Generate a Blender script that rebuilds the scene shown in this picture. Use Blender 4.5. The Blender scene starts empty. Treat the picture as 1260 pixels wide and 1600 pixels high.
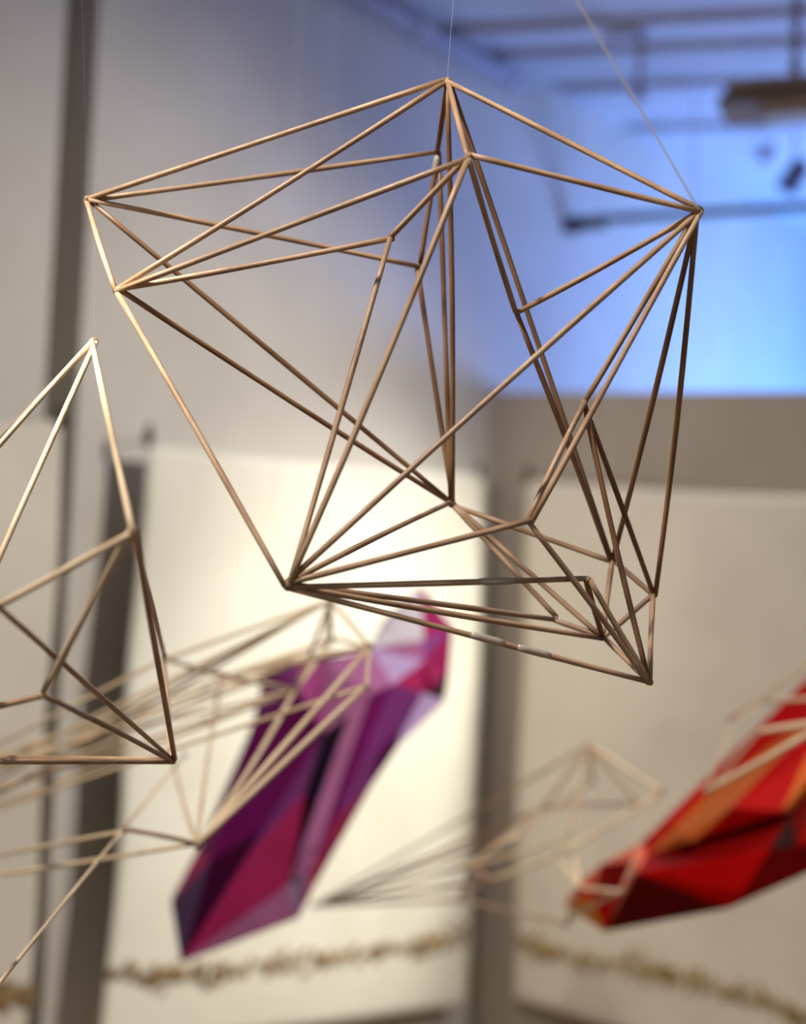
import bpy, bmesh, math, random
from mathutils import Vector, Matrix
random.seed(7)
C = bpy.context.scene.collection
SC = bpy.context.scene

# ------------------------------------------------------------------ camera
F = 2200.0                       # focal length in pixels of the 1260 wide frame
PITCH, ROLL, EYE = math.radians(4.0), 0.040, 1.5
cam_d = bpy.data.cameras.new('camera')
cam = bpy.data.objects.new('camera', cam_d); C.objects.link(cam)
cam_d.sensor_fit = 'HORIZONTAL'; cam_d.sensor_width = 36.0
cam_d.lens = F / 1260 * 36
cam_d.clip_start = 0.05
M3 = (Matrix.Rotation(math.radians(90) + PITCH, 3, 'X') @ Matrix.Rotation(ROLL, 3, 'Z'))
cam.matrix_world = Matrix.Translation((0, 0, EYE)) @ M3.to_4x4()
cam_d.dof.use_dof = True
cam_d.dof.focus_distance = 1.25
cam_d.dof.aperture_fstop = cam_d.lens / 23.0      # 23 mm pupil
cam_d.dof.aperture_blades = 0
SC.camera = cam
O = Vector((0, 0, EYE))

def ray(px, py):
    return M3 @ Vector(((px - 630) / F, (800 - py) / F, -1.0))
def P(px, py, Z):                # point seen at a pixel, Z metres in front of the lens
    return O + ray(px, py) * Z
def hit(px, py, p0, n):          # point where a pixel's ray meets a plane
    r = ray(px, py)
    return O + r * ((p0 - O).dot(n) / r.dot(n))

# --------------------------------------------------------------- materials
def lin(h):
    h = h.lstrip('#'); v = [int(h[i:i+2], 16) / 255 for i in (0, 2, 4)]
    return tuple((x / 12.92 if x <= .04045 else ((x + .055) / 1.055) ** 2.4) for x in v) + (1,)
def new_mat(name, rough=.6, spec=.4):
    m = bpy.data.materials.new(name); m.use_nodes = True
    b = m.node_tree.nodes['Principled BSDF']
    b.inputs['Roughness'].default_value = rough
    b.inputs['Specular IOR Level'].default_value = spec
    return m, m.node_tree, b
def noise_mat(name, c1, c2, scale=6, rough=.7, bump=0., bscale=60, stretch=(1, 1, 1), rnd=0., spec=.3, detail=4, lo=.35, hi=.65):
    m, t, b = new_mat(name, rough, spec)
    N, L = t.nodes, t.links
    tc = N.new('ShaderNodeTexCoord'); mp = N.new('ShaderNodeMapping')
    mp.inputs['Scale'].default_value = stretch
    L.new(tc.outputs['Object'], mp.inputs['Vector'])
    nz = N.new('ShaderNodeTexNoise'); nz.inputs['Scale'].default_value = scale; nz.inputs['Detail'].default_value = detail
    L.new(mp.outputs['Vector'], nz.inputs['Vector'])
    rp = N.new('ShaderNodeValToRGB')
    rp.color_ramp.elements[0].position = lo; rp.color_ramp.elements[1].position = hi
    rp.color_ramp.elements[0].color = lin(c1); rp.color_ramp.elements[1].color = lin(c2)
    L.new(nz.outputs['Fac'], rp.inputs['Fac'])
    out = rp.outputs['Color']
    if rnd:
        oi = N.new('ShaderNodeObjectInfo'); hs = N.new('ShaderNodeHueSaturation')
        mr = N.new('ShaderNodeMapRange')
        mr.inputs['To Min'].default_value = 1 - rnd; mr.inputs['To Max'].default_value = 1 + rnd
        L.new(oi.outputs['Random'], mr.inputs['Value']); L.new(mr.outputs['Result'], hs.inputs['Value'])
        L.new(out, hs.inputs['Color']); out = hs.outputs['Color']
    L.new(out, b.inputs['Base Color'])
    if bump:
        n2 = N.new('ShaderNodeTexNoise'); n2.inputs['Scale'].default_value = bscale
        L.new(mp.outputs['Vector'], n2.inputs['Vector'])
        bp = N.new('ShaderNodeBump'); bp.inputs['Strength'].default_value = bump; bp.inputs['Distance'].default_value = .01
        L.new(n2.outputs['Fac'], bp.inputs['Height']); L.new(bp.outputs['Normal'], b.inputs['Normal'])
    return m

M = {}
M['wall'] = noise_mat('painted_plaster', '#c3bdb4', '#cbc5bc', 3, .8, .15, 40)
M['partition'] = noise_mat('painted_board', '#a59a8c', '#ada295', 3, .8, .1, 40)
M['ceiling'] = noise_mat('painted_ceiling', '#c4c4c8', '#ccccd0', 4, .8, .1, 30)
M['floor'] = noise_mat('wood_floor', '#6f5136', '#8a6747', 5, .5, .1, 30, stretch=(1, 12, 1))
M['pipe'] = noise_mat('painted_pipe', '#9b96a0', '#a8a3ac', 6, .5)
M['joist'] = noise_mat('painted_joist', '#c0c0c6', '#ccccd2', 6, .7)
M['track'] = noise_mat('dark_metal', '#4a4650', '#5b5660', 12, .5)
M['lampmetal'] = noise_mat('fixture_metal', '#a08a70', '#ae987e', 8, .5)
M['lampdark'] = noise_mat('fixture_dark', '#86705a', '#927c66', 8, .6)
M['lampcover'] = noise_mat('lamp_diffuser', '#b3aaa2', '#bdb5ad', 8, .4)
M['cloth'] = noise_mat('raw_canvas', '#dedac9', '#e9e5d6', 3.0, .9, .25, 240, spec=.1)
M['cloth2'] = noise_mat('darker_canvas', '#d6cebf', '#e2dacb', 3.0, .9, .25, 240, spec=.1)  # slightly darker canvas tone for the two outer banners
M['stitch'] = noise_mat('brown_yarn', '#84684a', '#ac9068', 22, .9, .3, 90, spec=.1)
M['stitch2'] = noise_mat('ochre_yarn', '#9a7c50', '#bea468', 22, .9, .3, 90, spec=.1)
M['hook'] = noise_mat('iron_hook', '#2e251c', '#41362a', 12, .5)
M['wood'] = noise_mat('bamboo_dowel', '#a07e64', '#ceae8e', 9, .42, .12, 60, stretch=(14, 14, 1.4), rnd=.13, spec=.5)
M['wood_lit'] = noise_mat('lit_dowel', '#d2b896', '#ead4b2', 9, .45, .12, 60, stretch=(14, 14, 1.4), rnd=.08, spec=.5)  # lighter copy of the dowel wood; the spotlit look is in the colour
M['wood_dark'] = noise_mat('brown_dowel', '#7d583e', '#a27c58', 9, .42, .12, 60, stretch=(14, 14, 1.4), rnd=.12, spec=.5)
def glue_mat():
    m, t, b = new_mat('dried_glue', .15, .6)
    b.inputs['Base Color'].default_value = lin('#cdb598')
    b.inputs['Transmission Weight'].default_value = .55
    b.inputs['IOR'].default_value = 1.46
    return m
M['glue'] = glue_mat()
def line_mat():
    m, t, b = new_mat('nylon_line', .2, .6)
    b.inputs['Base Color'].default_value = lin('#f2f4fa')
    b.inputs['Alpha'].default_value = .4
    return m
M['line'] = line_mat()
def tape_mat():
    m, t, b = new_mat('clear_tape', .2, .6)
    b.inputs['Base Color'].default_value = lin('#d8cfc4')
    b.inputs['Alpha'].default_value = .6
    return m
M['tape'] = tape_mat()
def card(name, h):
    c = h.lstrip('#'); v = [int(c[i:i+2], 16) for i in (0, 2, 4)]
    h2 = '#%02x%02x%02x' % tuple(min(255, int(x * 1.06)) for x in v)
    M[name] = noise_mat(name, h, h2, 14, .6, .04, 80, spec=.12)
for n_, h_ in (('lavender_card', '#b5a8c8'), ('lilac_card', '#b49ac8'), ('mauve_card', '#ac6898'), ('rose_card', '#a84a88'),
               ('magenta_card', '#8c164e'), ('crimson_card', '#a2245c'), ('plum_card', '#743070'), ('violet_card', '#620050'),
               ('aubergine_card', '#3c002e'), ('night_card', '#1a0a1e'), ('slate_card', '#4c3258'), ('pearl_card', '#ded6e2'),
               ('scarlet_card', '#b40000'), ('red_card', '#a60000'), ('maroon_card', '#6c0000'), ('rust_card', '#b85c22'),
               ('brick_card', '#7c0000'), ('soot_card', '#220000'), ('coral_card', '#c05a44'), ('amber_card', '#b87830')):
    card(n_, h_)

# ----------------------------------------------------------------- helpers
def setp(o, label=None, cat=None, group=None, kind=None):
    for k, v in (('label', label), ('category', cat), ('group', group), ('kind', kind)):
        if v: o[k] = v
    return o
def link(name, verts, faces, mat, parent=None, smooth=False, origin=None):
    if parent is not None: origin = parent.location.copy()
    if origin is None: origin = sum(verts, Vector()) / len(verts)
    me = bpy.data.meshes.new(name)
    me.from_pydata([tuple(v - origin) for v in verts], [], faces)
    bm = bmesh.new(); bm.from_mesh(me); bmesh.ops.recalc_face_normals(bm, faces=bm.faces); bm.to_mesh(me); bm.free()
    me.materials.append(mat)
    if smooth:
        for p in me.polygons: p.use_smooth = True
    o = bpy.data.objects.new(name, me); C.objects.link(o)
    if parent is not None: o.parent = parent
    else: o.location = origin
    return o
def empty(name, loc, label, cat, group=None):
    o = bpy.data.objects.new(name, None); C.objects.link(o)
    o.location = loc; o.empty_display_size = .05
    return setp(o, label, cat, group)
def frame(d):
    d = d.normalized()
    a = Vector((0, 0, 1)) if abs(d.z) < .9 else Vector((1, 0, 0))
    u = d.cross(a).normalized(); return u, d.cross(u).normalized()
def tube_geo(pts, radii, n=10, cap=True):
    vs, fs = [], []
    for i, p in enumerate(pts):
        d = (pts[min(i + 1, len(pts) - 1)] - pts[max(i - 1, 0)])
        if i == 0: u, w = frame(d)
        else:
            dn = d.normalized(); u = (u - dn * u.dot(dn)).normalized(); w = dn.cross(u).normalized()
        for k in range(n):
            a = 2 * math.pi * k / n
            vs.append(p + (u * math.cos(a) + w * math.sin(a)) * radii[i])
    for i in range(len(pts) - 1):
        for k in range(n):
            fs.append((i * n + k, i * n + (k + 1) % n, (i + 1) * n + (k + 1) % n, (i + 1) * n + k))
    if cap:
        fs.append(tuple(range(n))[::-1]); fs.append(tuple((len(pts) - 1) * n + k for k in range(n)))
    return vs, fs
def tube(name, pts, radii, mat, parent=None, n=10):
    if not isinstance(radii, (list, tuple)): radii = [radii] * len(pts)
    v, f = tube_geo(pts, radii, n)
    return link(name, v, f, mat, parent, True)
def dowel(a, b, r, mat, parent, bow=.003, name='dowel'):
    """a slightly bowed wooden rod whose mesh runs along its own local z"""
    L = (b - a).length; d = (b - a).normalized()
    q = d.to_track_quat('Z', 'Y')
    ang = random.random() * 6.28; bw = bow * (random.random() * 2 - 1) * min(1, L / .4)
    pts, rad = [], []
    for i in range(9):
        t = i / 8
        s = math.sin(math.pi * t) * bw
        pts.append(Vector((math.cos(ang) * s, math.sin(ang) * s, L * t)))
        rad.append(r * (1 + .05 * math.sin(9 * t + ang)) * (.94 if i in (0, 8) else 1))
    v, f = tube_geo(pts, rad, 10)
    me = bpy.data.meshes.new(name); me.from_pydata([tuple(x) for x in v], [], f); me.materials.append(mat)
    for p in me.polygons: p.use_smooth = len(p.vertices) == 4
    o = bpy.data.objects.new(name, me); C.objects.link(o)
    o.parent = parent; o.location = a - parent.location; o.rotation_mode = 'QUATERNION'; o.rotation_quaternion = q
    return o
def blob(name, p, r, mat, parent, sq=(1, 1, 1)):
    bm = bmesh.new(); bmesh.ops.create_icosphere(bm, subdivisions=2, radius=r)
    for v in bm.verts:
        v.co *= 1 + .16 * math.sin(v.co.x / r * 3 + v.co.y / r * 2.2 + p.x * 50)
        v.co = Vector((v.co.x * sq[0], v.co.y * sq[1], v.co.z * sq[2]))
    me = bpy.data.meshes.new(name); bm.to_mesh(me); bm.free(); me.materials.append(mat)
    for f in me.polygons: f.use_smooth = True
    o = bpy.data.objects.new(name, me); C.objects.link(o); o.parent = parent; o.location = p - parent.location
    return o
def prism(name, loop, off, mat, parent=None):
    """a closed slab: a polygon pushed along off"""
    n = len(loop)
    vs = list(loop) + [p + off for p in loop]
    fs = [tuple(range(n)), tuple(range(n, 2 * n))[::-1]] + [(i, (i + 1) % n, n + (i + 1) % n, n + i) for i in range(n)]
    return link(name, vs, fs, mat, parent)
def structure(o): o['kind'] = 'structure'; return o

# ------------------------------------------------------------------ setting
CEIL = 3.5
corner = P(757, 959, 5.0); corner.z = 0
D1 = Vector((.635, .773, 0)).normalized(); N1 = Vector((D1.y, -D1.x, 0))      # long wall, running away to the right
D2 = Vector((.797, -.604, 0)).normalized(); N2 = Vector((D2.y, -D2.x, 0))     # partition, coming back to the right
UP = Vector((0, 0, 1))
def wall_s(px, py):              # distance along the long wall from the corner
    return (hit(px, py, corner, N1) - corner).dot(D1)
def W(s, z, off=0): return corner + D1 * s + UP * z + N1 * off
def Q(s, z, off=0): return corner + D2 * s + UP * z + N2 * off

gl, gr = wall_s(76, 500), wall_s(128, 500)         # upright recess between the two wall panels
structure(prism('wall_left', [W(gr, 0), W(4.6, 0), W(4.6, CEIL), W(gr, CEIL)], -N1 * .3, M['wall']))
structure(prism('wall_far_left', [W(gl, 0), W(gl - 2.2, 0), W(gl - 2.2, CEIL), W(gl, CEIL)], -N1 * .3, M['wall']))
structure(prism('trim_1', [W(gl, 0, -.2), W(gr, 0, -.2), W(gr, CEIL, -.2), W(gl, CEIL, -.2)], -N1 * .1, M['wall']))
e0 = hit(757, 614, corner, N2); e1 = hit(1260, 613, corner, N2); sl = (e1 - e0)
sR = 2.3; k_ = sl.dot(D2)
zt0 = e0.z; zt1 = e0.z + sl.z * sR / k_
structure(prism('wall_partition', [Q(0, 0), Q(sR, 0), Q(sR, zt1), Q(0, zt0)], -N2 * .14, M['partition']))
structure(prism('floor', [Vector((-5, -1.5, 0)), Vector((7, -1.5, 0)), Vector((7, 10, 0)), Vector((-5, 10, 0))], -UP * .1, M['floor']))
structure(prism('ceiling', [Vector((-5, -1.5, CEIL)), Vector((7, -1.5, CEIL)), Vector((7, 10, CEIL)), Vector((-5, 10, CEIL))], UP * .1, M['ceiling']))
far = W(4.6, 0)
structure(prism('wall_back', [far, far + D2 * 4.5, far + D2 * 4.5 + UP * CEIL, far + UP * CEIL], D1 * .2, M['wall']))
# joists under the deck and the pipe in the seam
JD = Vector((.976, -.217, 0))
PC = Vector((0, 0, CEIL - .03))
n_trim = 2
for (px, py) in ((1100, -30), (1100, 40), (1100, 84), (1100, 140), (1100, 206)):
    c = hit(px, py, PC, UP)
    s0 = -(c - corner).dot(N1) / JD.dot(N1)
    a = c + JD * (s0 + .06); b = c + JD * 3.0
    w = Vector((JD.y, -JD.x, 0)) * .03
    structure(prism('trim_%d' % n_trim, [a - w, b - w, b + w, a + w], UP * .0295, M['joist'])); n_trim += 1

pa, pb = hit(560, -35, corner + N1 * .05, N1), hit(818, 104, corner + N1 * .05, N1)
pz = CEIL - .07
t = empty('ceiling_pipe', W(0, pz, .07), 'grey painted pipe running along the top of the wall, under the ceiling', 'pipe')
s0, s1 = (pa - corner).dot(D1) - .8, (pb - corner).dot(D1)
tube('pipe_run', [W(s0, pz, .05), W((s0 + s1) / 2, pz, .05), W(s1, pz, .05)], .028, M['pipe'], t, 14)
for s in (s0 + .5, s0 + 1.1, s1 - .06):
    tube('pipe_clip', [W(s - .015, pz, .05), W(s + .015, pz, .05)], .036, M['joist'], t, 14)

# thin white conduit with a drop in the blue-lit room
c0 = hit(956, 50, PC, UP); 
t = empty('sprinkler_drop', c0, 'short grey pipe dropping from the ceiling left of the hanging light fixture', 'pipe')
tube('cross_pipe', [c0 - JD * .02, c0 + JD * .12], .018, M['pipe'], t, 12)
c1 = c0 + JD * .1
tube('drop_pipe', [c1, c1 - UP * .2], .011, M['pipe'], t, 12)
tube('sprinkler_head', [c1 - UP * .2, c1 - UP * .22, c1 - UP * .235], [.011, .024, .024], M['pipe'], t, 12)

# lighting track
ta = P(880, 352, 5.45); tb = P(1260, 328, 5.45)
kz = (ta.z - EYE) / (tb - O).z if False else (ta.z - EYE) / (ray(1260, 328).z)
tb = P(1260, 328, kz); td = (tb - ta); tb2 = ta + td * 1.5
t = empty('lighting_track', ta, 'long dark metal lighting rail hanging level in the blue-lit room', 'lighting track')
tn = td.normalized(); sw = Vector((tn.y, -tn.x, 0)) * .016
prism('rail', [ta - sw, tb2 - sw, tb2 + sw, ta + sw], UP * .026, M['track'], t)
for q in (.05, .55, 1.2):
    p = ta + td * q
    tube('rail_hanger', [p + UP * .02, Vector((p.x, p.y, CEIL - .002))], .004, M['joist'], t, 8)
for q in (.02, .055, .1, .16):
    p = ta + td * q
    prism('track_adapter', [p - sw * 1.2 - tn * .022, p + tn * .022 - sw * 1.2, p + tn * .022 + sw * 1.2, p - tn * .022 + sw * 1.2], -UP * (.03 if q < .1 else .02), M['hook'], t)

# two small track spotlights beyond the fixture
for (px, py, Z, lab) in ((1244, 272, 5.6, 'small dark spotlight under the ceiling at the right edge, right below the light fixture'),
                         (1203, 236, 5.9, 'smaller faint grey spotlight under the ceiling, lower left of the hanging light fixture')):
    p = P(px, py, Z); t = empty('spotlight', p, lab, 'spotlight', 'spotlights in the blue-lit room')
    ax = Vector((-.35, .55, -.75)).normalized()
    mt = M['track'] if px > 1220 else M['pipe']
    s = 1.0 if px > 1220 else .72
    tube('lamp_head', [p - ax * .06 * s, p - ax * .05 * s, p + ax * .05 * s, p + ax * .07 * s], [.02 * s, .04 * s, .045 * s, .05 * s], mt, t, 16)
    tube('stem', [p, Vector((p.x, p.y, CEIL - .002))], .007, mt, t, 8)

# hanging fluorescent fixture
fz = 4.2
f0 = P(1140, 142, fz); fdir = Vector((.93, -.37, 0)).normalized()
fl = 1.25; fw = Vector((fdir.y, -fdir.x, 0))       # towards the viewer
def fx(s, z, o): return f0 + fdir * s + UP * z + fw * o
t = empty('light_fixture', f0, 'brown-grey industrial tube light fixture hanging from chains, switched off', 'light fixture')
def profile(name, pts, s0, s1, mat):
    loop = [fx(s0, z, o) for (z, o) in pts]
    return prism(name, loop, fdir * (s1 - s0), mat, t)
profile('housing', [(0, -.07), (0, .07), (-.03, .08), (-.03, -.08)], 0, fl, M['lampmetal'])
profile('reflector', [(-.03, -.06), (-.03, .06), (-.075, .10), (-.075, -.10)], -.02, fl + .02, M['lampdark'])
profile('lamp_cover', [(-.075, -.06), (-.075, .06), (-.105, .05), (-.105, -.05)], .11, fl - .11, M['lampcover'])
for s in (0.19, 1.05):
    ch = [fx(s, .002, 0)]
    top = CEIL - .002; p = fx(s, 0, 0); ln = .028; z = p.z; i = 0
    vs, fs = [], []
    while z < top - .01:
        z2 = min(top, z + ln + .012)
        u = fdir if i % 2 else fw
        ring = []
        for k in range(12):
            a = 2 * math.pi * k / 12
            ring.append(Vector((p.x, p.y, (z + z2) / 2)) + u * math.cos(a) * .011 + UP * math.sin(a) * (z2 - z) / 2)
        for k in range(12):
            v, f = tube_geo([ring[k], ring[(k + 1) % 12]], [.006, .006], 6)
            n0 = len(vs); vs += v; fs += [tuple(q + n0 for q in g) for g in f]
        z = z2 - .008; i += 1
    link('chain', vs, fs, M['lampdark'], t, True)
    q_ = fx(s, .02, 0)
    prism('chain_bracket', [q_ - fdir * .016 - fw * .016, q_ + fdir * .016 - fw * .016, q_ + fdir * .016 + fw * .016, q_ - fdir * .016 + fw * .016], -UP * .02, M['lampmetal'], t)
    if s < .5:
        tube('hanger_stem', [q_ + UP * .005, q_ + UP * .06], .013, M['lampmetal'], t, 10)

# ------------------------------------------------------------------ banners
def banner(corners, plane_n, label, mat, smat, band, hooks, wav=.012, seed=0, hookpull=.05):
    """corners: TL TR BR BL points; band: function u -> v of the embroidered line"""
    TL, TR, BR, BL = corners
    rnd = random.Random(seed)
    ph = [rnd.random() * 6 for _ in range(6)]
    def pt(u, v, lift=0):
        p = (TL * (1 - u) + TR * u) * (1 - v) + (BL * (1 - u) + BR * u) * v
        wv = (math.sin(u * 9 + ph[0] + v * 1.2) * .5 + math.sin(u * 4 + ph[1]) * .6 + math.sin(v * 7 + u * 3 + ph[2]) * .35) * wav
        wv *= (.35 + .65 * v)
        sag = -.006 * math.sin(math.pi * u) * (1 - v) * 2
        edge = .007 * math.sin(v * 11 + ph[3]) * (2 * u - 1)
        side = (TR - TL).normalized()
        return p + plane_n * (wv + lift) + UP * sag + side * edge
    root = empty('canvas_banner', (TL + TR) / 2, label, 'fabric banner', 'raw canvas hangings on the gallery walls')
    nu, nv = 44, 60
    vs = [pt(i / nu, j / nv, .0015) for j in range(nv + 1) for i in range(nu + 1)]
    k = len(vs); vs += [pt(i / nu, j / nv, -.0015) for j in range(nv + 1) for i in range(nu + 1)]
    fs = []
    w = nu + 1
    for j in range(nv):
        for i in range(nu):
            a = j * w + i; fs.append((a, a + 1, a + w + 1, a + w)); fs.append((k + a, k + a + w, k + a + w + 1, k + a + 1))
    rim = [i for i in range(nu + 1)] + [j * w + nu for j in range(1, nv + 1)] + [nv * w + i for i in range(nu - 1, -1, -1)] + [j * w for j in range(nv - 1, 0, -1)]
    for a, b in zip(rim, rim[1:] + rim[:1]): fs.append((a, b, k + b, k + a))
    link('canvas', vs, fs, mat, root, True)
    # ragged band of knotted yarn: flattened knots with loose ends
    vs, fs = [], []
    u = .006
    W_ = (TR - TL).length; H_ = (BL - TL).length
    while u < .994:
        dens = .5 + .5 * math.sin(u * 31 + ph[4]) * math.sin(u * 13 + ph[5])
        for _ in range(1 + int(3 * dens)):
            uu = min(.995, max(.005, u + rnd.uniform(-.012, .012))); vv = band(uu) + rnd.gauss(0, .0095 * (.6 + .7 * dens))
            ln = rnd.uniform(.008, .028) / W_; a = rnd.uniform(-.9, .9) * (1.3 if rnd.random() < .3 else .5)
            pts = []
            for q in range(5):
                tq = q / 4 - .5
                pts.append(pt(min(.997, max(.003, uu + ln * tq * math.cos(a))), vv + ln * W_ / H_ * tq * math.sin(a) * 1.6 + .002 * math.sin(q * 2.1 + a), .006 + .004 * math.sin(math.pi * q / 4)))
            r = rnd.uniform(.004, .008)
            v, f = tube_geo(pts, [r * .6, r, r * 1.1, r, r * .6], 6)
            n0 = len(vs); vs += v; fs += [tuple(g_ + n0 for g_ in g) for g in f]
        u += .0125 * rnd.uniform(.6, 1.3) * (.5 / W_) ** .3
    link('knotted_yarn_band', vs, fs, smat, root, True)
    for (uh, vh) in hooks:
        p = pt(uh, vh)
        d = hookpull
        tube('hook_wire', [p - plane_n * d, p + UP * .004], .0022, M['hook'], root, 8)
        pts = [p - UP * .012, p + UP * .004, p + UP * .018, p + UP * .032, p + UP * .05 + (TR - TL).normalized() * .006]
        h = tube('wall_hook', pts, [.008, .013, .014, .008, .004], M['hook'], root, 12)
        h['label'] = 'small dark iron hook'
    return root

off = .10
c1p = corner + N1 * off
def bb(px, py, o): return hit(px, py, corner + N1 * o, N1)
B1 = [bb(229, 694, .115), bb(757, 741, .075), bb(727, 1572, .09), bb(156, 1648, .125)]
banner(B1, N1, 'brightly lit cream canvas banner hanging behind the purple sculpture', M['cloth'], M['stitch'],
       lambda u: (.872 + .006 * math.sin(u * 9)) + (.862 - .872 - .002) * u + .0 + .022 * max(0, math.sin((u - .02) * 3.0)) * (u < .75) + (.022 * max(0, math.sin((.75 - .02) * 3.0)) if u >= .75 else 0) * (1 - (u - .75) / .25 if u >= .75 else 1),
       [(.0, -.004), (.985, .004)], .012, 3, .11)
B0 = [bb(-190, 630, .10), bb(101, 658, .09), bb(38, 1640, .09), bb(-230, 1720, .10)]
banner(B0, N1, 'cream canvas banner cut off by the left edge, behind the pale dowel peak', M['cloth2'], M['stitch'],
       lambda u: .905 + .008 * math.sin(u * 8), [(.04, .004), (.99, .004)], .012, 9, .10)
def pb_(px, py, o): return hit(px, py, corner + N2 * o, N2)
B2 = [pb_(826, 749, .045), pb_(1400, 778, .045), pb_(1400, 1735, .06), pb_(801, 1562, .055)]
banner(B2, N2, 'dimmer beige canvas banner on the partition, behind the red sculpture', M['cloth2'], M['stitch2'],
       lambda u: .886 - .012 * u + .006 * math.sin(u * 10), [(.0, .0), (.97, .004)], .010, 15, .045)

# ---------------------------------------------------------- dowel sculptures
def sculpture(name, nodes, edges, label, r, mats, lines=(), glue=.0042, nobig=(), group='hanging dowel frames', rscale=None, bow=.003):
    pts = {k: P(*v) for k, v in nodes.items()}
    root = empty(name, sum(pts.values(), Vector()) / len(pts), label, 'sculpture', group)
    for e in edges:
        a, b = pts[e[0]], pts[e[1]]
        m = mats[e[2]] if len(e) > 2 else mats['w']
        rr = r * (e[3] if len(e) > 3 else 1)
        jitter = Vector((random.uniform(-1, 1), random.uniform(-1, 1), random.uniform(-1, 1))) * r * .7
        jitter2 = Vector((random.uniform(-1, 1), random.uniform(-1, 1), random.uniform(-1, 1))) * r * .7
        dowel(a + jitter, b + jitter2, rr, m, root, bow)
    for k in pts:
        if k in nobig: continue
        deg = sum(k in e[:2] for e in edges)
        blob('glue_joint', pts[k], glue * (.75 + .06 * deg), M['glue'], root)
    for (k, px, py, Zc, rl) in lines:
        a = pts[k]
        d = P(px, py, Zc) - a
        b = a + d * ((CEIL - a.z) / d.z)
        tube('fishing_line', [a, a + (b - a) * .5, b - (b - a) * .001], rl, M['line'], root, 8)
    return root, pts
WM = {'w': M['wood'], 'p': M['wood_lit'], 'd': M['wood_dark']}
main_nodes = {
 'A': (699, 126, 1.27), 'B': (137, 311, 1.30), 'C': (184, 455, 1.24), 'D': (733, 244, 1.175), 'E': (685, 239, 1.36),
 'F': (612, 373, 1.24), 'G': (654, 414, 1.37), 'H': (1093, 329, 1.19), 'I': (808, 487, 1.27), 'J': (449, 915, 1.14),
 'K': (706, 787, 1.385), 'L': (828, 815, 1.19), 'M': (912, 628, 1.24), 'N': (958, 877, 1.35), 'O': (1022, 930, 1.33),
 'P': (1015, 1066, 1.25), 'Q': (919, 905, 1.22), 'R': (943, 995, 1.33), 'S': (868, 967, 1.35)}
main_edges = ['AB', 'AC', 'AD', 'AH', 'AEd', 'AKd', 'ANd', 'EB', 'EGd', 'EKd', 'GB', 'GKd', 'DH', 'DC', 'DF', 'DJ', 'DI',
 'IH', 'INd', 'BC', 'BKd', 'CF', 'CJ', 'CKd', 'FJ', 'JH', 'JK', 'JL', 'JQ', 'JS', 'SR', 'JR', 'JP', 'KN', 'NO', 'KS', 'KR',
 'LM', 'LH', 'LP', 'MH', 'MPd', 'MOd', 'HNd', 'HOd', 'NR', 'OR', 'OP', 'PQ', 'PR', 'QRd']
root, mp_ = sculpture('dowel_sculpture', main_nodes, [tuple(e) for e in main_edges],
          'large sharp brown dowel frame of open triangles hanging in the foreground', .0026, WM,
          [('H', 902, 0, 1.04, .0012), ('A', 704, 60, 1.29, .0002), ('B', 128, 0, 1.32, .00006)], .0030)
# glued overlaps where two lengths are joined, with a strip of clear tape
for (ka, kb, tt) in (('J', 'Q', .68), ('J', 'P', .53), ('J', 'P', .66), ('E', 'G', .1)):
    a, b = mp_[ka], mp_[kb]; d = (b - a).normalized(); p = a + (b - a) * tt
    hl = .016 if ka == 'J' else .008
    o = tube('splice_tape', [p - d * hl, p - d * hl * .6, p + d * hl * .6, p + d * hl], [.0026, .0035, .0035, .0026], M['tape'], root, 10)
    o['label'] = 'clear glue sleeve'

# pale frame at the left edge, in the key light
left_nodes = {
 'a': (147, 532, 1.27), 'b': (-110, 824, 1.22), 'e': (-55, 985, 1.12), 'b2': (-120, 808, 1.5), 'c': (209, 829, .98), 'd': (-6, 946, 1.0),
 'g': (65, 1087, 1.06), 'f': (271, 1188, 1.34), 'm': (257, 1024, 1.55), 'k': (-130, 1190, 1.10), 'l': (-130, 1182, 1.2), 'h': (-110, 1128, 1.2)}
left_edges = [('a', 'b', 'p'), ('a', 'e', 'p'), ('a', 'b2', 'w'), ('a', 'c', 'p'), ('c', 'd', 'p'), ('c', 'g', 'p'), ('c', 'f'), ('c', 'm'),
 ('d', 'f', 'w', .9), ('g', 'f', 'w', .9), ('g', 'h'), ('f', 'k', 'w'), ('f', 'l', 'w'), ('b', 'e'), ('e', 'h'), ('d', 'k'), ('d', 'e'), ('h', 'k'), ('b2', 'l'), ('m', 'f')]
sculpture('dowel_sculpture', left_nodes, left_edges, 'pale dowel frame with a bright upright peak, cut off by the left edge', .0026, WM,
          [('a', 150, 100, 1.27, .00006)], .0032)

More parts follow.
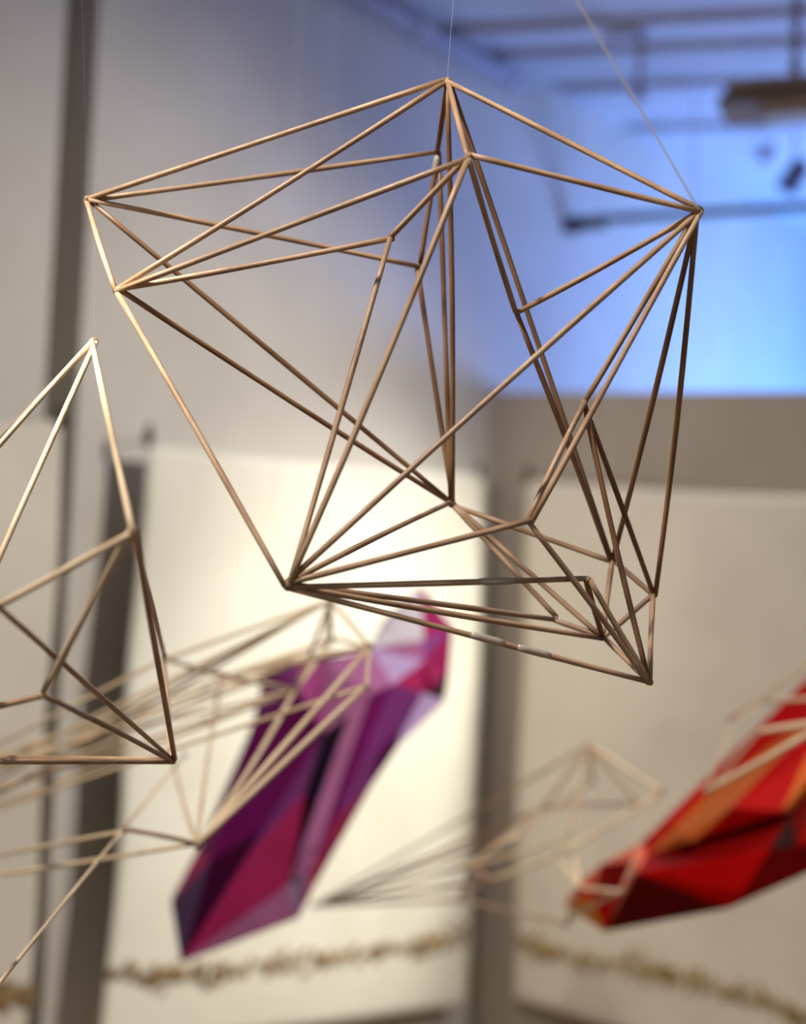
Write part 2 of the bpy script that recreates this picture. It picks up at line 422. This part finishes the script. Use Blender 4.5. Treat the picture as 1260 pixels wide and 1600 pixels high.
# wide frame in front of the purple piece
mid_nodes = {
 't': (518, 938, 2.05), 'q': (577, 1010, 1.85), 'r': (573, 1074, 1.80), 'h': (308, 1320, 1.72), 'v': (505, 1018, 2.25), 'w': (520, 1000, 2.2),
 'u': (462, 1078, 2.1), 'y': (345, 1060, 2.3), 'm': (257, 1030, 1.95), 'n': (275, 1192, 2.2), 's': (196, 1297, 1.70),
 'la': (-14, 1553, 1.22), 'lb': (290, 1180, 2.1), 'lc': (-90, 1480, 1.5),
 'z1': (-80, 1230, 2.15), 'z2': (-80, 1262, 2.2), 'z3': (-80, 1290, 2.2), 'z4': (-70, 1348, 2.0), 'z5': (-70, 1378, 1.95), 'z6': (-80, 1205, 2.2)}
mid_edges = [('t', 'q', 'p'), ('q', 'r', 'p'), ('q', 'h', 'p', 1.35), ('r', 'h', 'p', 1.35), ('u', 'h', 'p', 1.2), ('u', 't'), ('v', 't'), ('v', 'u'), ('w', 't'), ('w', 'q'), ('w', 'u'),
 ('t', 'm'), ('t', 'z1'), ('t', 'z2'), ('w', 'z6'), ('q', 'y'), ('u', 'z2'), ('u', 'z3'), ('u', 'm'), ('y', 'h'), ('y', 'm'), ('y', 'v'), ('n', 'h'), ('r', 'z3'),
 ('h', 's', 'd'), ('h', 'z5'), ('s', 'z4'), ('m', 'z6'), ('v', 'z1'), ('u', 'y'), ('la', 'lb', 'p', .72), ('la', 'lc'), ('lc', 'z4'), ('v', 'z2'), ('t', 'z3'), ('w', 'z1'), ('u', 'z6'), ('q', 'v'), ('w', 'v')]
sculpture('dowel_sculpture', mid_nodes, mid_edges, 'blurred wide dowel frame in front of the purple sculpture, fanning to the left edge', .0028, dict(WM, w=M['wood_lit']),
          [('t', 520, 400, 2.05, .0002)], .005, bow=.004)

# small blurred frame in front of the partition
right_nodes = {
 'a': (922, 1165, 2.55), 'b': (1036, 1236, 2.5), 'c': (870, 1338, 2.45), 'd': (848, 1262, 2.6), 'e': (1000, 1258, 2.8), 'f': (890, 1312, 2.5), 'g': (926, 1222, 2.8),
 'h': (735, 1352, 2.6), 'i': (492, 1415, 3.1), 'j': (884, 1444, 2.5), 'k': (972, 1392, 2.35), 'l': (905, 1388, 2.4), 'm': (718, 1408, 2.9), 'n': (770, 1376, 2.5), 'o': (812, 1300, 2.7)}
right_edges = [('a', 'b', 'p', 1.2), ('a', 'd', 'p', 1.2), ('a', 'g'), ('a', 'f', 'p'), ('a', 'e', 'p'), ('b', 'c', 'p', 1.3), ('b', 'k', 'w', .55), ('b', 'e', 'w'), ('d', 'e', 'w'), ('d', 'h', 'p', 1.2), ('f', 'h', 'p'), ('f', 'l', 'p', 1.2),
 ('c', 'n', 'p', 1.1), ('c', 'l', 'p'), ('l', 'k', 'p'), ('l', 'j', 'p'), ('k', 'j', 'p'), ('h', 'i', 'd'), ('i', 'o', 'd'), ('i', 'd', 'd'), ('i', 'm', 'd'), ('m', 'j', 'w'), ('n', 'i', 'd'), ('h', 'm', 'w'), ('h', 'o', 'p'), ('n', 'm', 'w'), ('o', 'g', 'w', .8), ('a', 'i', 'w', .8), ('h', 'n')]
sculpture('dowel_sculpture', right_nodes, right_edges, 'small blurred peach dowel frame left of the red sculpture, before the partition', .0034, WM,
          [('a', 926, 700, 2.55, .0002)], .006, bow=.004)

# frame at the right edge, before the red piece
edge_nodes = {
 'a': (1142, 1124, 2.3), 'b': (1300, 1016, 2.2), 'c': (1105, 1238, 2.2), 'd': (1330, 1108, 2.1), 'e': (1188, 1142, 2.2), 'f': (1340, 1122, 2.15), 'g': (1350, 1090, 2.2), 'h': (1198, 1096, 2.4)}
edge_edges = [('a', 'b', 'p'), ('a', 'c', 'w', .6), ('c', 'd', 'p', 1.5), ('e', 'f', 'p', 1.5), ('h', 'g', 'p', 1.2), ('b', 'g', 'p'), ('d', 'f'), ('f', 'g'), ('e', 'c', 'w', .9), ('a', 'h', 'w', .7)]
sculpture('dowel_sculpture', edge_nodes, edge_edges, 'blurred pinkish dowel frame crossing the red sculpture at the right edge', .0032, WM,
          [('b', 1304, 700, 2.6, .0002)], .005)

# --------------------------------------------------------- faceted card pieces
def card_sculpture(name, verts, facets, outline, backs, label, hang, back_mat):
    pts = {k: P(*v) for k, v in verts.items()}
    root = empty(name, sum(pts.values(), Vector()) / len(pts), label, 'sculpture', 'faceted card sculptures')
    cen = sum(pts.values(), Vector()) / len(pts)
    for (keys, mat) in facets:
        loop = [pts[k] for k in keys]
        n = Vector()
        for i in range(len(loop)):
            n += (loop[i] - loop[0]).cross(loop[(i + 1) % len(loop)] - loop[0])
        n.normalize()
        if n.dot(O - loop[0]) < 0: n = -n
        # thin folded card: front face triangulated, 3 mm thick
        k_ = len(loop); vs = loop + [p - n * .003 for p in loop]
        fs = []
        for i in range(1, k_ - 1): fs += [(0, i, i + 1), (k_, k_ + i + 1, k_ + i)]
        for i in range(k_): fs.append((i, (i + 1) % k_, k_ + (i + 1) % k_, k_ + i))
        link('card_facet', vs, fs, M[mat], root)
    # rear shell: outline fanned to rear vertices
    b = [P(*v) for v in backs]
    ol = [pts[k] - (pts[k] - cen) * .004 for k in outline]
    for i in range(len(ol)):
        p, q = ol[i], ol[(i + 1) % len(ol)]
        m_ = (p + q) / 2
        c = min(b, key=lambda x: (x - m_).length)
        c2 = min(b, key=lambda x: (x - q).length)
        tri = [p, q, c]
        n = (q - p).cross(c - p).normalized()
        vs = tri + [x + n * .003 for x in tri]
        link('rear_facet', vs, [(0, 1, 2), (3, 5, 4), (0, 1, 4, 3), (1, 2, 5, 4), (2, 0, 3, 5)], M[back_mat[i % len(back_mat)]], root)
    if len(b) > 1:
        for i in range(len(b) - 1):
            p, q = b[i], b[i + 1]
            tube('spine', [p, q], .004, M['wood_dark'], root, 8)
    for k in hang:
        a = pts[k]; d = Vector((random.uniform(-.02, .02), .02, 1))
        e = a + d * ((CEIL - .002 - a.z) / d.z)
        tube('fishing_line', [a, e], .0002, M['line'], root, 6)
    return root

Zp = 2.75
pv = {
 'tip': (657, 917, 2.95), 'v2': (706, 979, 2.9), 'v2b': (701, 1046, 2.86), 'v3': (696, 1083, 2.9), 'v4': (579, 1012, 2.82), 'v4b': (603, 968, 2.9), 'v5': (663, 1000, 2.80),
 'v6': (662, 1033, 2.76), 'v7': (661, 1082, 2.76), 'v7b': (679, 1076, 2.76), 'v8': (614, 1069, 2.70), 'v9': (579, 1084, 2.68), 'v10': (694, 1094, 2.74), 'v11': (578, 1228, 2.70),
 'v12': (622, 1163, 2.70), 'v13': (492, 1380, 2.74), 'v14': (465, 1433, 2.66), 'v15': (283, 1503, 2.72), 'v16': (268, 1408, 2.82), 'v17': (310, 1328, 2.84), 'v18': (372, 1198, 2.86),
 'v18b': (397, 1128, 2.86), 'v19': (417, 1033, 2.84), 'v20': (508, 1036, 2.80), 'v21': (547, 1114, 2.68), 'v22': (506, 1146, 2.70), 'v23': (471, 1085, 2.76), 'v24': (328, 1345, 2.72),
 'v25': (478, 1236, 2.66), 'v26': (448, 1385, 2.66), 'k1': (525, 1278, 2.61), 'k2': (483, 1370, 2.60), 'k3': (456, 1366, 2.62), 'k4': (479, 1290, 2.70), 'k5': (412, 1294, 2.70), 'k6': (392, 1330, 2.70), 'k7': (462, 1036, 2.82), 'k8': (482, 1050, 2.84)}
pf = [
 (('v4', 'v4b', 'tip', 'v5'), 'pearl_card'), (('tip', 'v2', 'v5'), 'magenta_card'), (('v5', 'v2', 'v6'), 'plum_card'), (('v6', 'v2', 'v2b', 'v7b', 'v7'), 'magenta_card'),
 (('v2b', 'v3', 'v7b'), 'night_card'), (('v7b', 'v3', 'v10', 'v7'), 'night_card'), (('v4', 'v5', 'v6'), 'mauve_card'), (('v4', 'v6', 'v8'), 'lilac_card'), (('v4', 'v8', 'v9'), 'mauve_card'), (('v6', 'v7', 'v8'), 'crimson_card'),
 (('v9', 'v8', 'k1', 'k2'), 'violet_card'), (('v8', 'v7', 'v11', 'k1'), 'plum_card'), (('v7', 'v10', 'v12', 'v11'), 'lilac_card'),
 (('v21', 'v9', 'k2', 'k3'), 'mauve_card'), (('v22', 'v21', 'k3', 'k4'), 'night_card'), (('k7', 'v20', 'v23'), 'rose_card'), (('v20', 'v4', 'v9', 'v21', 'v22'), 'mauve_card'), (('v20', 'v22', 'v23'), 'rose_card'),
 (('v19', 'k7', 'v23', 'v18b'), 'plum_card'), (('v18b', 'v23', 'v22', 'k5', 'v24', 'v17', 'v18'), 'violet_card'), (('v22', 'v25', 'k6', 'k5'), 'plum_card'), (('v22', 'k4', 'v25'), 'slate_card'),
 (('v25', 'k4', 'k3', 'v26', 'v15', 'k6'), 'crimson_card'), (('v24', 'k5', 'k6', 'v15'), 'aubergine_card'), (('v16', 'v24', 'v15'), 'slate_card'), (('v17', 'v24', 'v16'), 'crimson_card'),
 (('v15', 'v26', 'v14'), 'mauve_card'), (('v26', 'k3', 'k2', 'v14'), 'lilac_card'), (('k1', 'v11', 'v13', 'k2'), 'crimson_card'), (('k2', 'v13', 'v14'), 'crimson_card')]
po = ['tip', 'v2', 'v2b', 'v3', 'v10', 'v12', 'v11', 'v13', 'v14', 'v15', 'v16', 'v17', 'v18', 'v18b', 'v19', 'k7', 'v20', 'v4', 'v4b']
card_sculpture('faceted_sculpture', pv, pf, po, [(632, 1020, 3.05), (560, 1130, 3.1), (430, 1290, 3.08), (350, 1400, 2.98)],
    'purple and magenta faceted card sculpture hanging upright before the bright banner', ['tip', 'v19'], ['aubergine_card', 'plum_card', 'violet_card'])

rv = {
 'r0': (1450, 876, 2.75), 'r1': (1262, 1060, 2.72), 'r2': (1102, 1218, 2.72), 'r3': (1003, 1316, 2.72), 'r3b': (990, 1345, 2.66), 'r4': (940, 1350, 2.72), 'r4b': (905, 1380, 2.74), 'r4c': (882, 1414, 2.74), 'r5': (945, 1456, 2.70),
 'r6': (1140, 1419, 2.54), 'r7': (1256, 1367, 2.58), 'r8': (1430, 1280, 2.72), 'o1': (1012, 1334, 2.68), 'o2': (1085, 1313, 2.60), 'o3': (1142, 1262, 2.55), 'o4': (1275, 1125, 2.60), 'o5': (1245, 1135, 2.66), 'o6': (1105, 1240, 2.69),
 'd1': (994, 1364, 2.55), 'c1': (1237, 1268, 2.56), 'c2': (1244, 1322, 2.51), 'c3': (1204, 1328, 2.51), 'c4': (1160, 1396, 2.52), 'n1': (1262, 1180, 2.58), 'n2': (1222, 1268, 2.52), 'n3': (1330, 1150, 2.60), 'n4': (1420, 1000, 2.68), 't1': (925, 1400, 2.69), 't2': (965, 1395, 2.66)}
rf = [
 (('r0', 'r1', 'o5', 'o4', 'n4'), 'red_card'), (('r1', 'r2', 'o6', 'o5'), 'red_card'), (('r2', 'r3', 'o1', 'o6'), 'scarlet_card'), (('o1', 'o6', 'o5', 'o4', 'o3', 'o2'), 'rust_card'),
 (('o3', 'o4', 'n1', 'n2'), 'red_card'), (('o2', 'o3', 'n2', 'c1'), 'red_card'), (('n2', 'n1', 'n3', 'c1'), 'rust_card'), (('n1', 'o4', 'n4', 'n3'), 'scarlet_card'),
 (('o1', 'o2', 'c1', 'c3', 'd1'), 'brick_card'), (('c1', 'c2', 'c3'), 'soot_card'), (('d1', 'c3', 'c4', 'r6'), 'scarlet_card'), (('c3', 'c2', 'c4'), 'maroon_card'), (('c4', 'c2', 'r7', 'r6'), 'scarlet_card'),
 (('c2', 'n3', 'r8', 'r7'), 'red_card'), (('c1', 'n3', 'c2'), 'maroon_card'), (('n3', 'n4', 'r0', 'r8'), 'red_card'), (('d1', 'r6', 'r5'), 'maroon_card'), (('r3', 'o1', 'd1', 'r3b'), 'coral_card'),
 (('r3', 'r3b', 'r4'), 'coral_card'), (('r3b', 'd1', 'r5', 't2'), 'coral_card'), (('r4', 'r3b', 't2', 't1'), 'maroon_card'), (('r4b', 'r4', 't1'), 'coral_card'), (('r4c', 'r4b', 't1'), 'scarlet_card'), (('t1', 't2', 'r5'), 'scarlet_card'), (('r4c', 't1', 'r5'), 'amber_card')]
ro = ['r0', 'r1', 'r2', 'r3', 'r4', 'r4b', 'r4c', 'r5', 'r6', 'r7', 'r8']
card_sculpture('faceted_sculpture', rv, rf, ro, [(950, 1405, 2.86), (1110, 1330, 2.95), (1300, 1190, 2.98)],
    'red and orange faceted card sculpture slanting in from the right edge', ['r4', 'r0'], ['maroon_card', 'red_card'])

# ------------------------------------------------------------------ lighting
def lamp(name, kind, loc, energy, color, target=None, size=.2, angle=60, blend=.8):
    l = bpy.data.lights.new(name, kind); l.energy = energy; l.color = color
    if kind == 'SPOT': l.spot_size = math.radians(angle); l.spot_blend = blend; l.shadow_soft_size = size
    elif kind == 'AREA': l.size = size
    else: l.shadow_soft_size = size
    o = bpy.data.objects.new(name, l); C.objects.link(o); o.location = loc
    if target is not None: o.rotation_mode = 'QUATERNION'; o.rotation_quaternion = (Vector(target) - Vector(loc)).to_track_quat('-Z', 'Y')
    return o
key_t = hit(530, 1140, corner, N1)
lamp('gallery_spot', 'SPOT', (2.7, 3.3, 2.75), 420, (1, .97, .86), key_t, .06, 38, 1.0)
lamp('wall_fill', 'SPOT', (2.3, 2.5, 2.9), 320, (1, .95, .87), hit(120, 1200, corner, N1), .08, 76, .9)  # added unseen light: brightens the long wall, sharpens the banner's shadow
lamp('track_spot_left', 'SPOT', (-1.3, .4, 3.3), 500, (1, .95, .78), P(95, 560, 1.25), .03, 9, .9)
lamp('front_fill', 'SPOT', (-.9, .3, 3.35), 240, (1, .91, .80), P(430, 700, 1.35), .05, 62, .8)  # added fill from above, lifts the foreground dowels
lamp('partition_fill', 'SPOT', (-.9, 2.2, 3.3), 115, (1, .92, .87), hit(1100, 1050, corner, N2), .2, 56, .8)  # added fill for the partition and its banner
lamp('right_fill', 'SPOT', (.15, 1.6, 3.35), 36, (1, .88, .74), (.5, 2.5, 1.05), .05, 34, .8)  # added to brighten the small frame beside the red piece
lamp('blue_lamp', 'AREA', (2.9, 5.9, 1.6), 84, (.08, .36, 1), W(3.2, 2.3), .6)
lamp('blue_fill', 'AREA', (2.6, 5.2, 2.0), 66, (.25, .39, 1), W(1.0, 3.5), .6)  # extra fill added to lift the blue on the ceiling
w = bpy.data.worlds.new('world'); SC.world = w; w.use_nodes = True
w.node_tree.nodes['Background'].inputs['Color'].default_value = (1, .92, .82, 1)
w.node_tree.nodes['Background'].inputs['Strength'].default_value = .24
SC.view_settings.view_transform = 'Standard'
SC.view_settings.look = 'None'
SC.view_settings.exposure = 0.0
SC.view_settings.gamma = 1.0
SC.view_settings.use_curve_mapping = False
SC.cycles.use_denoising = True
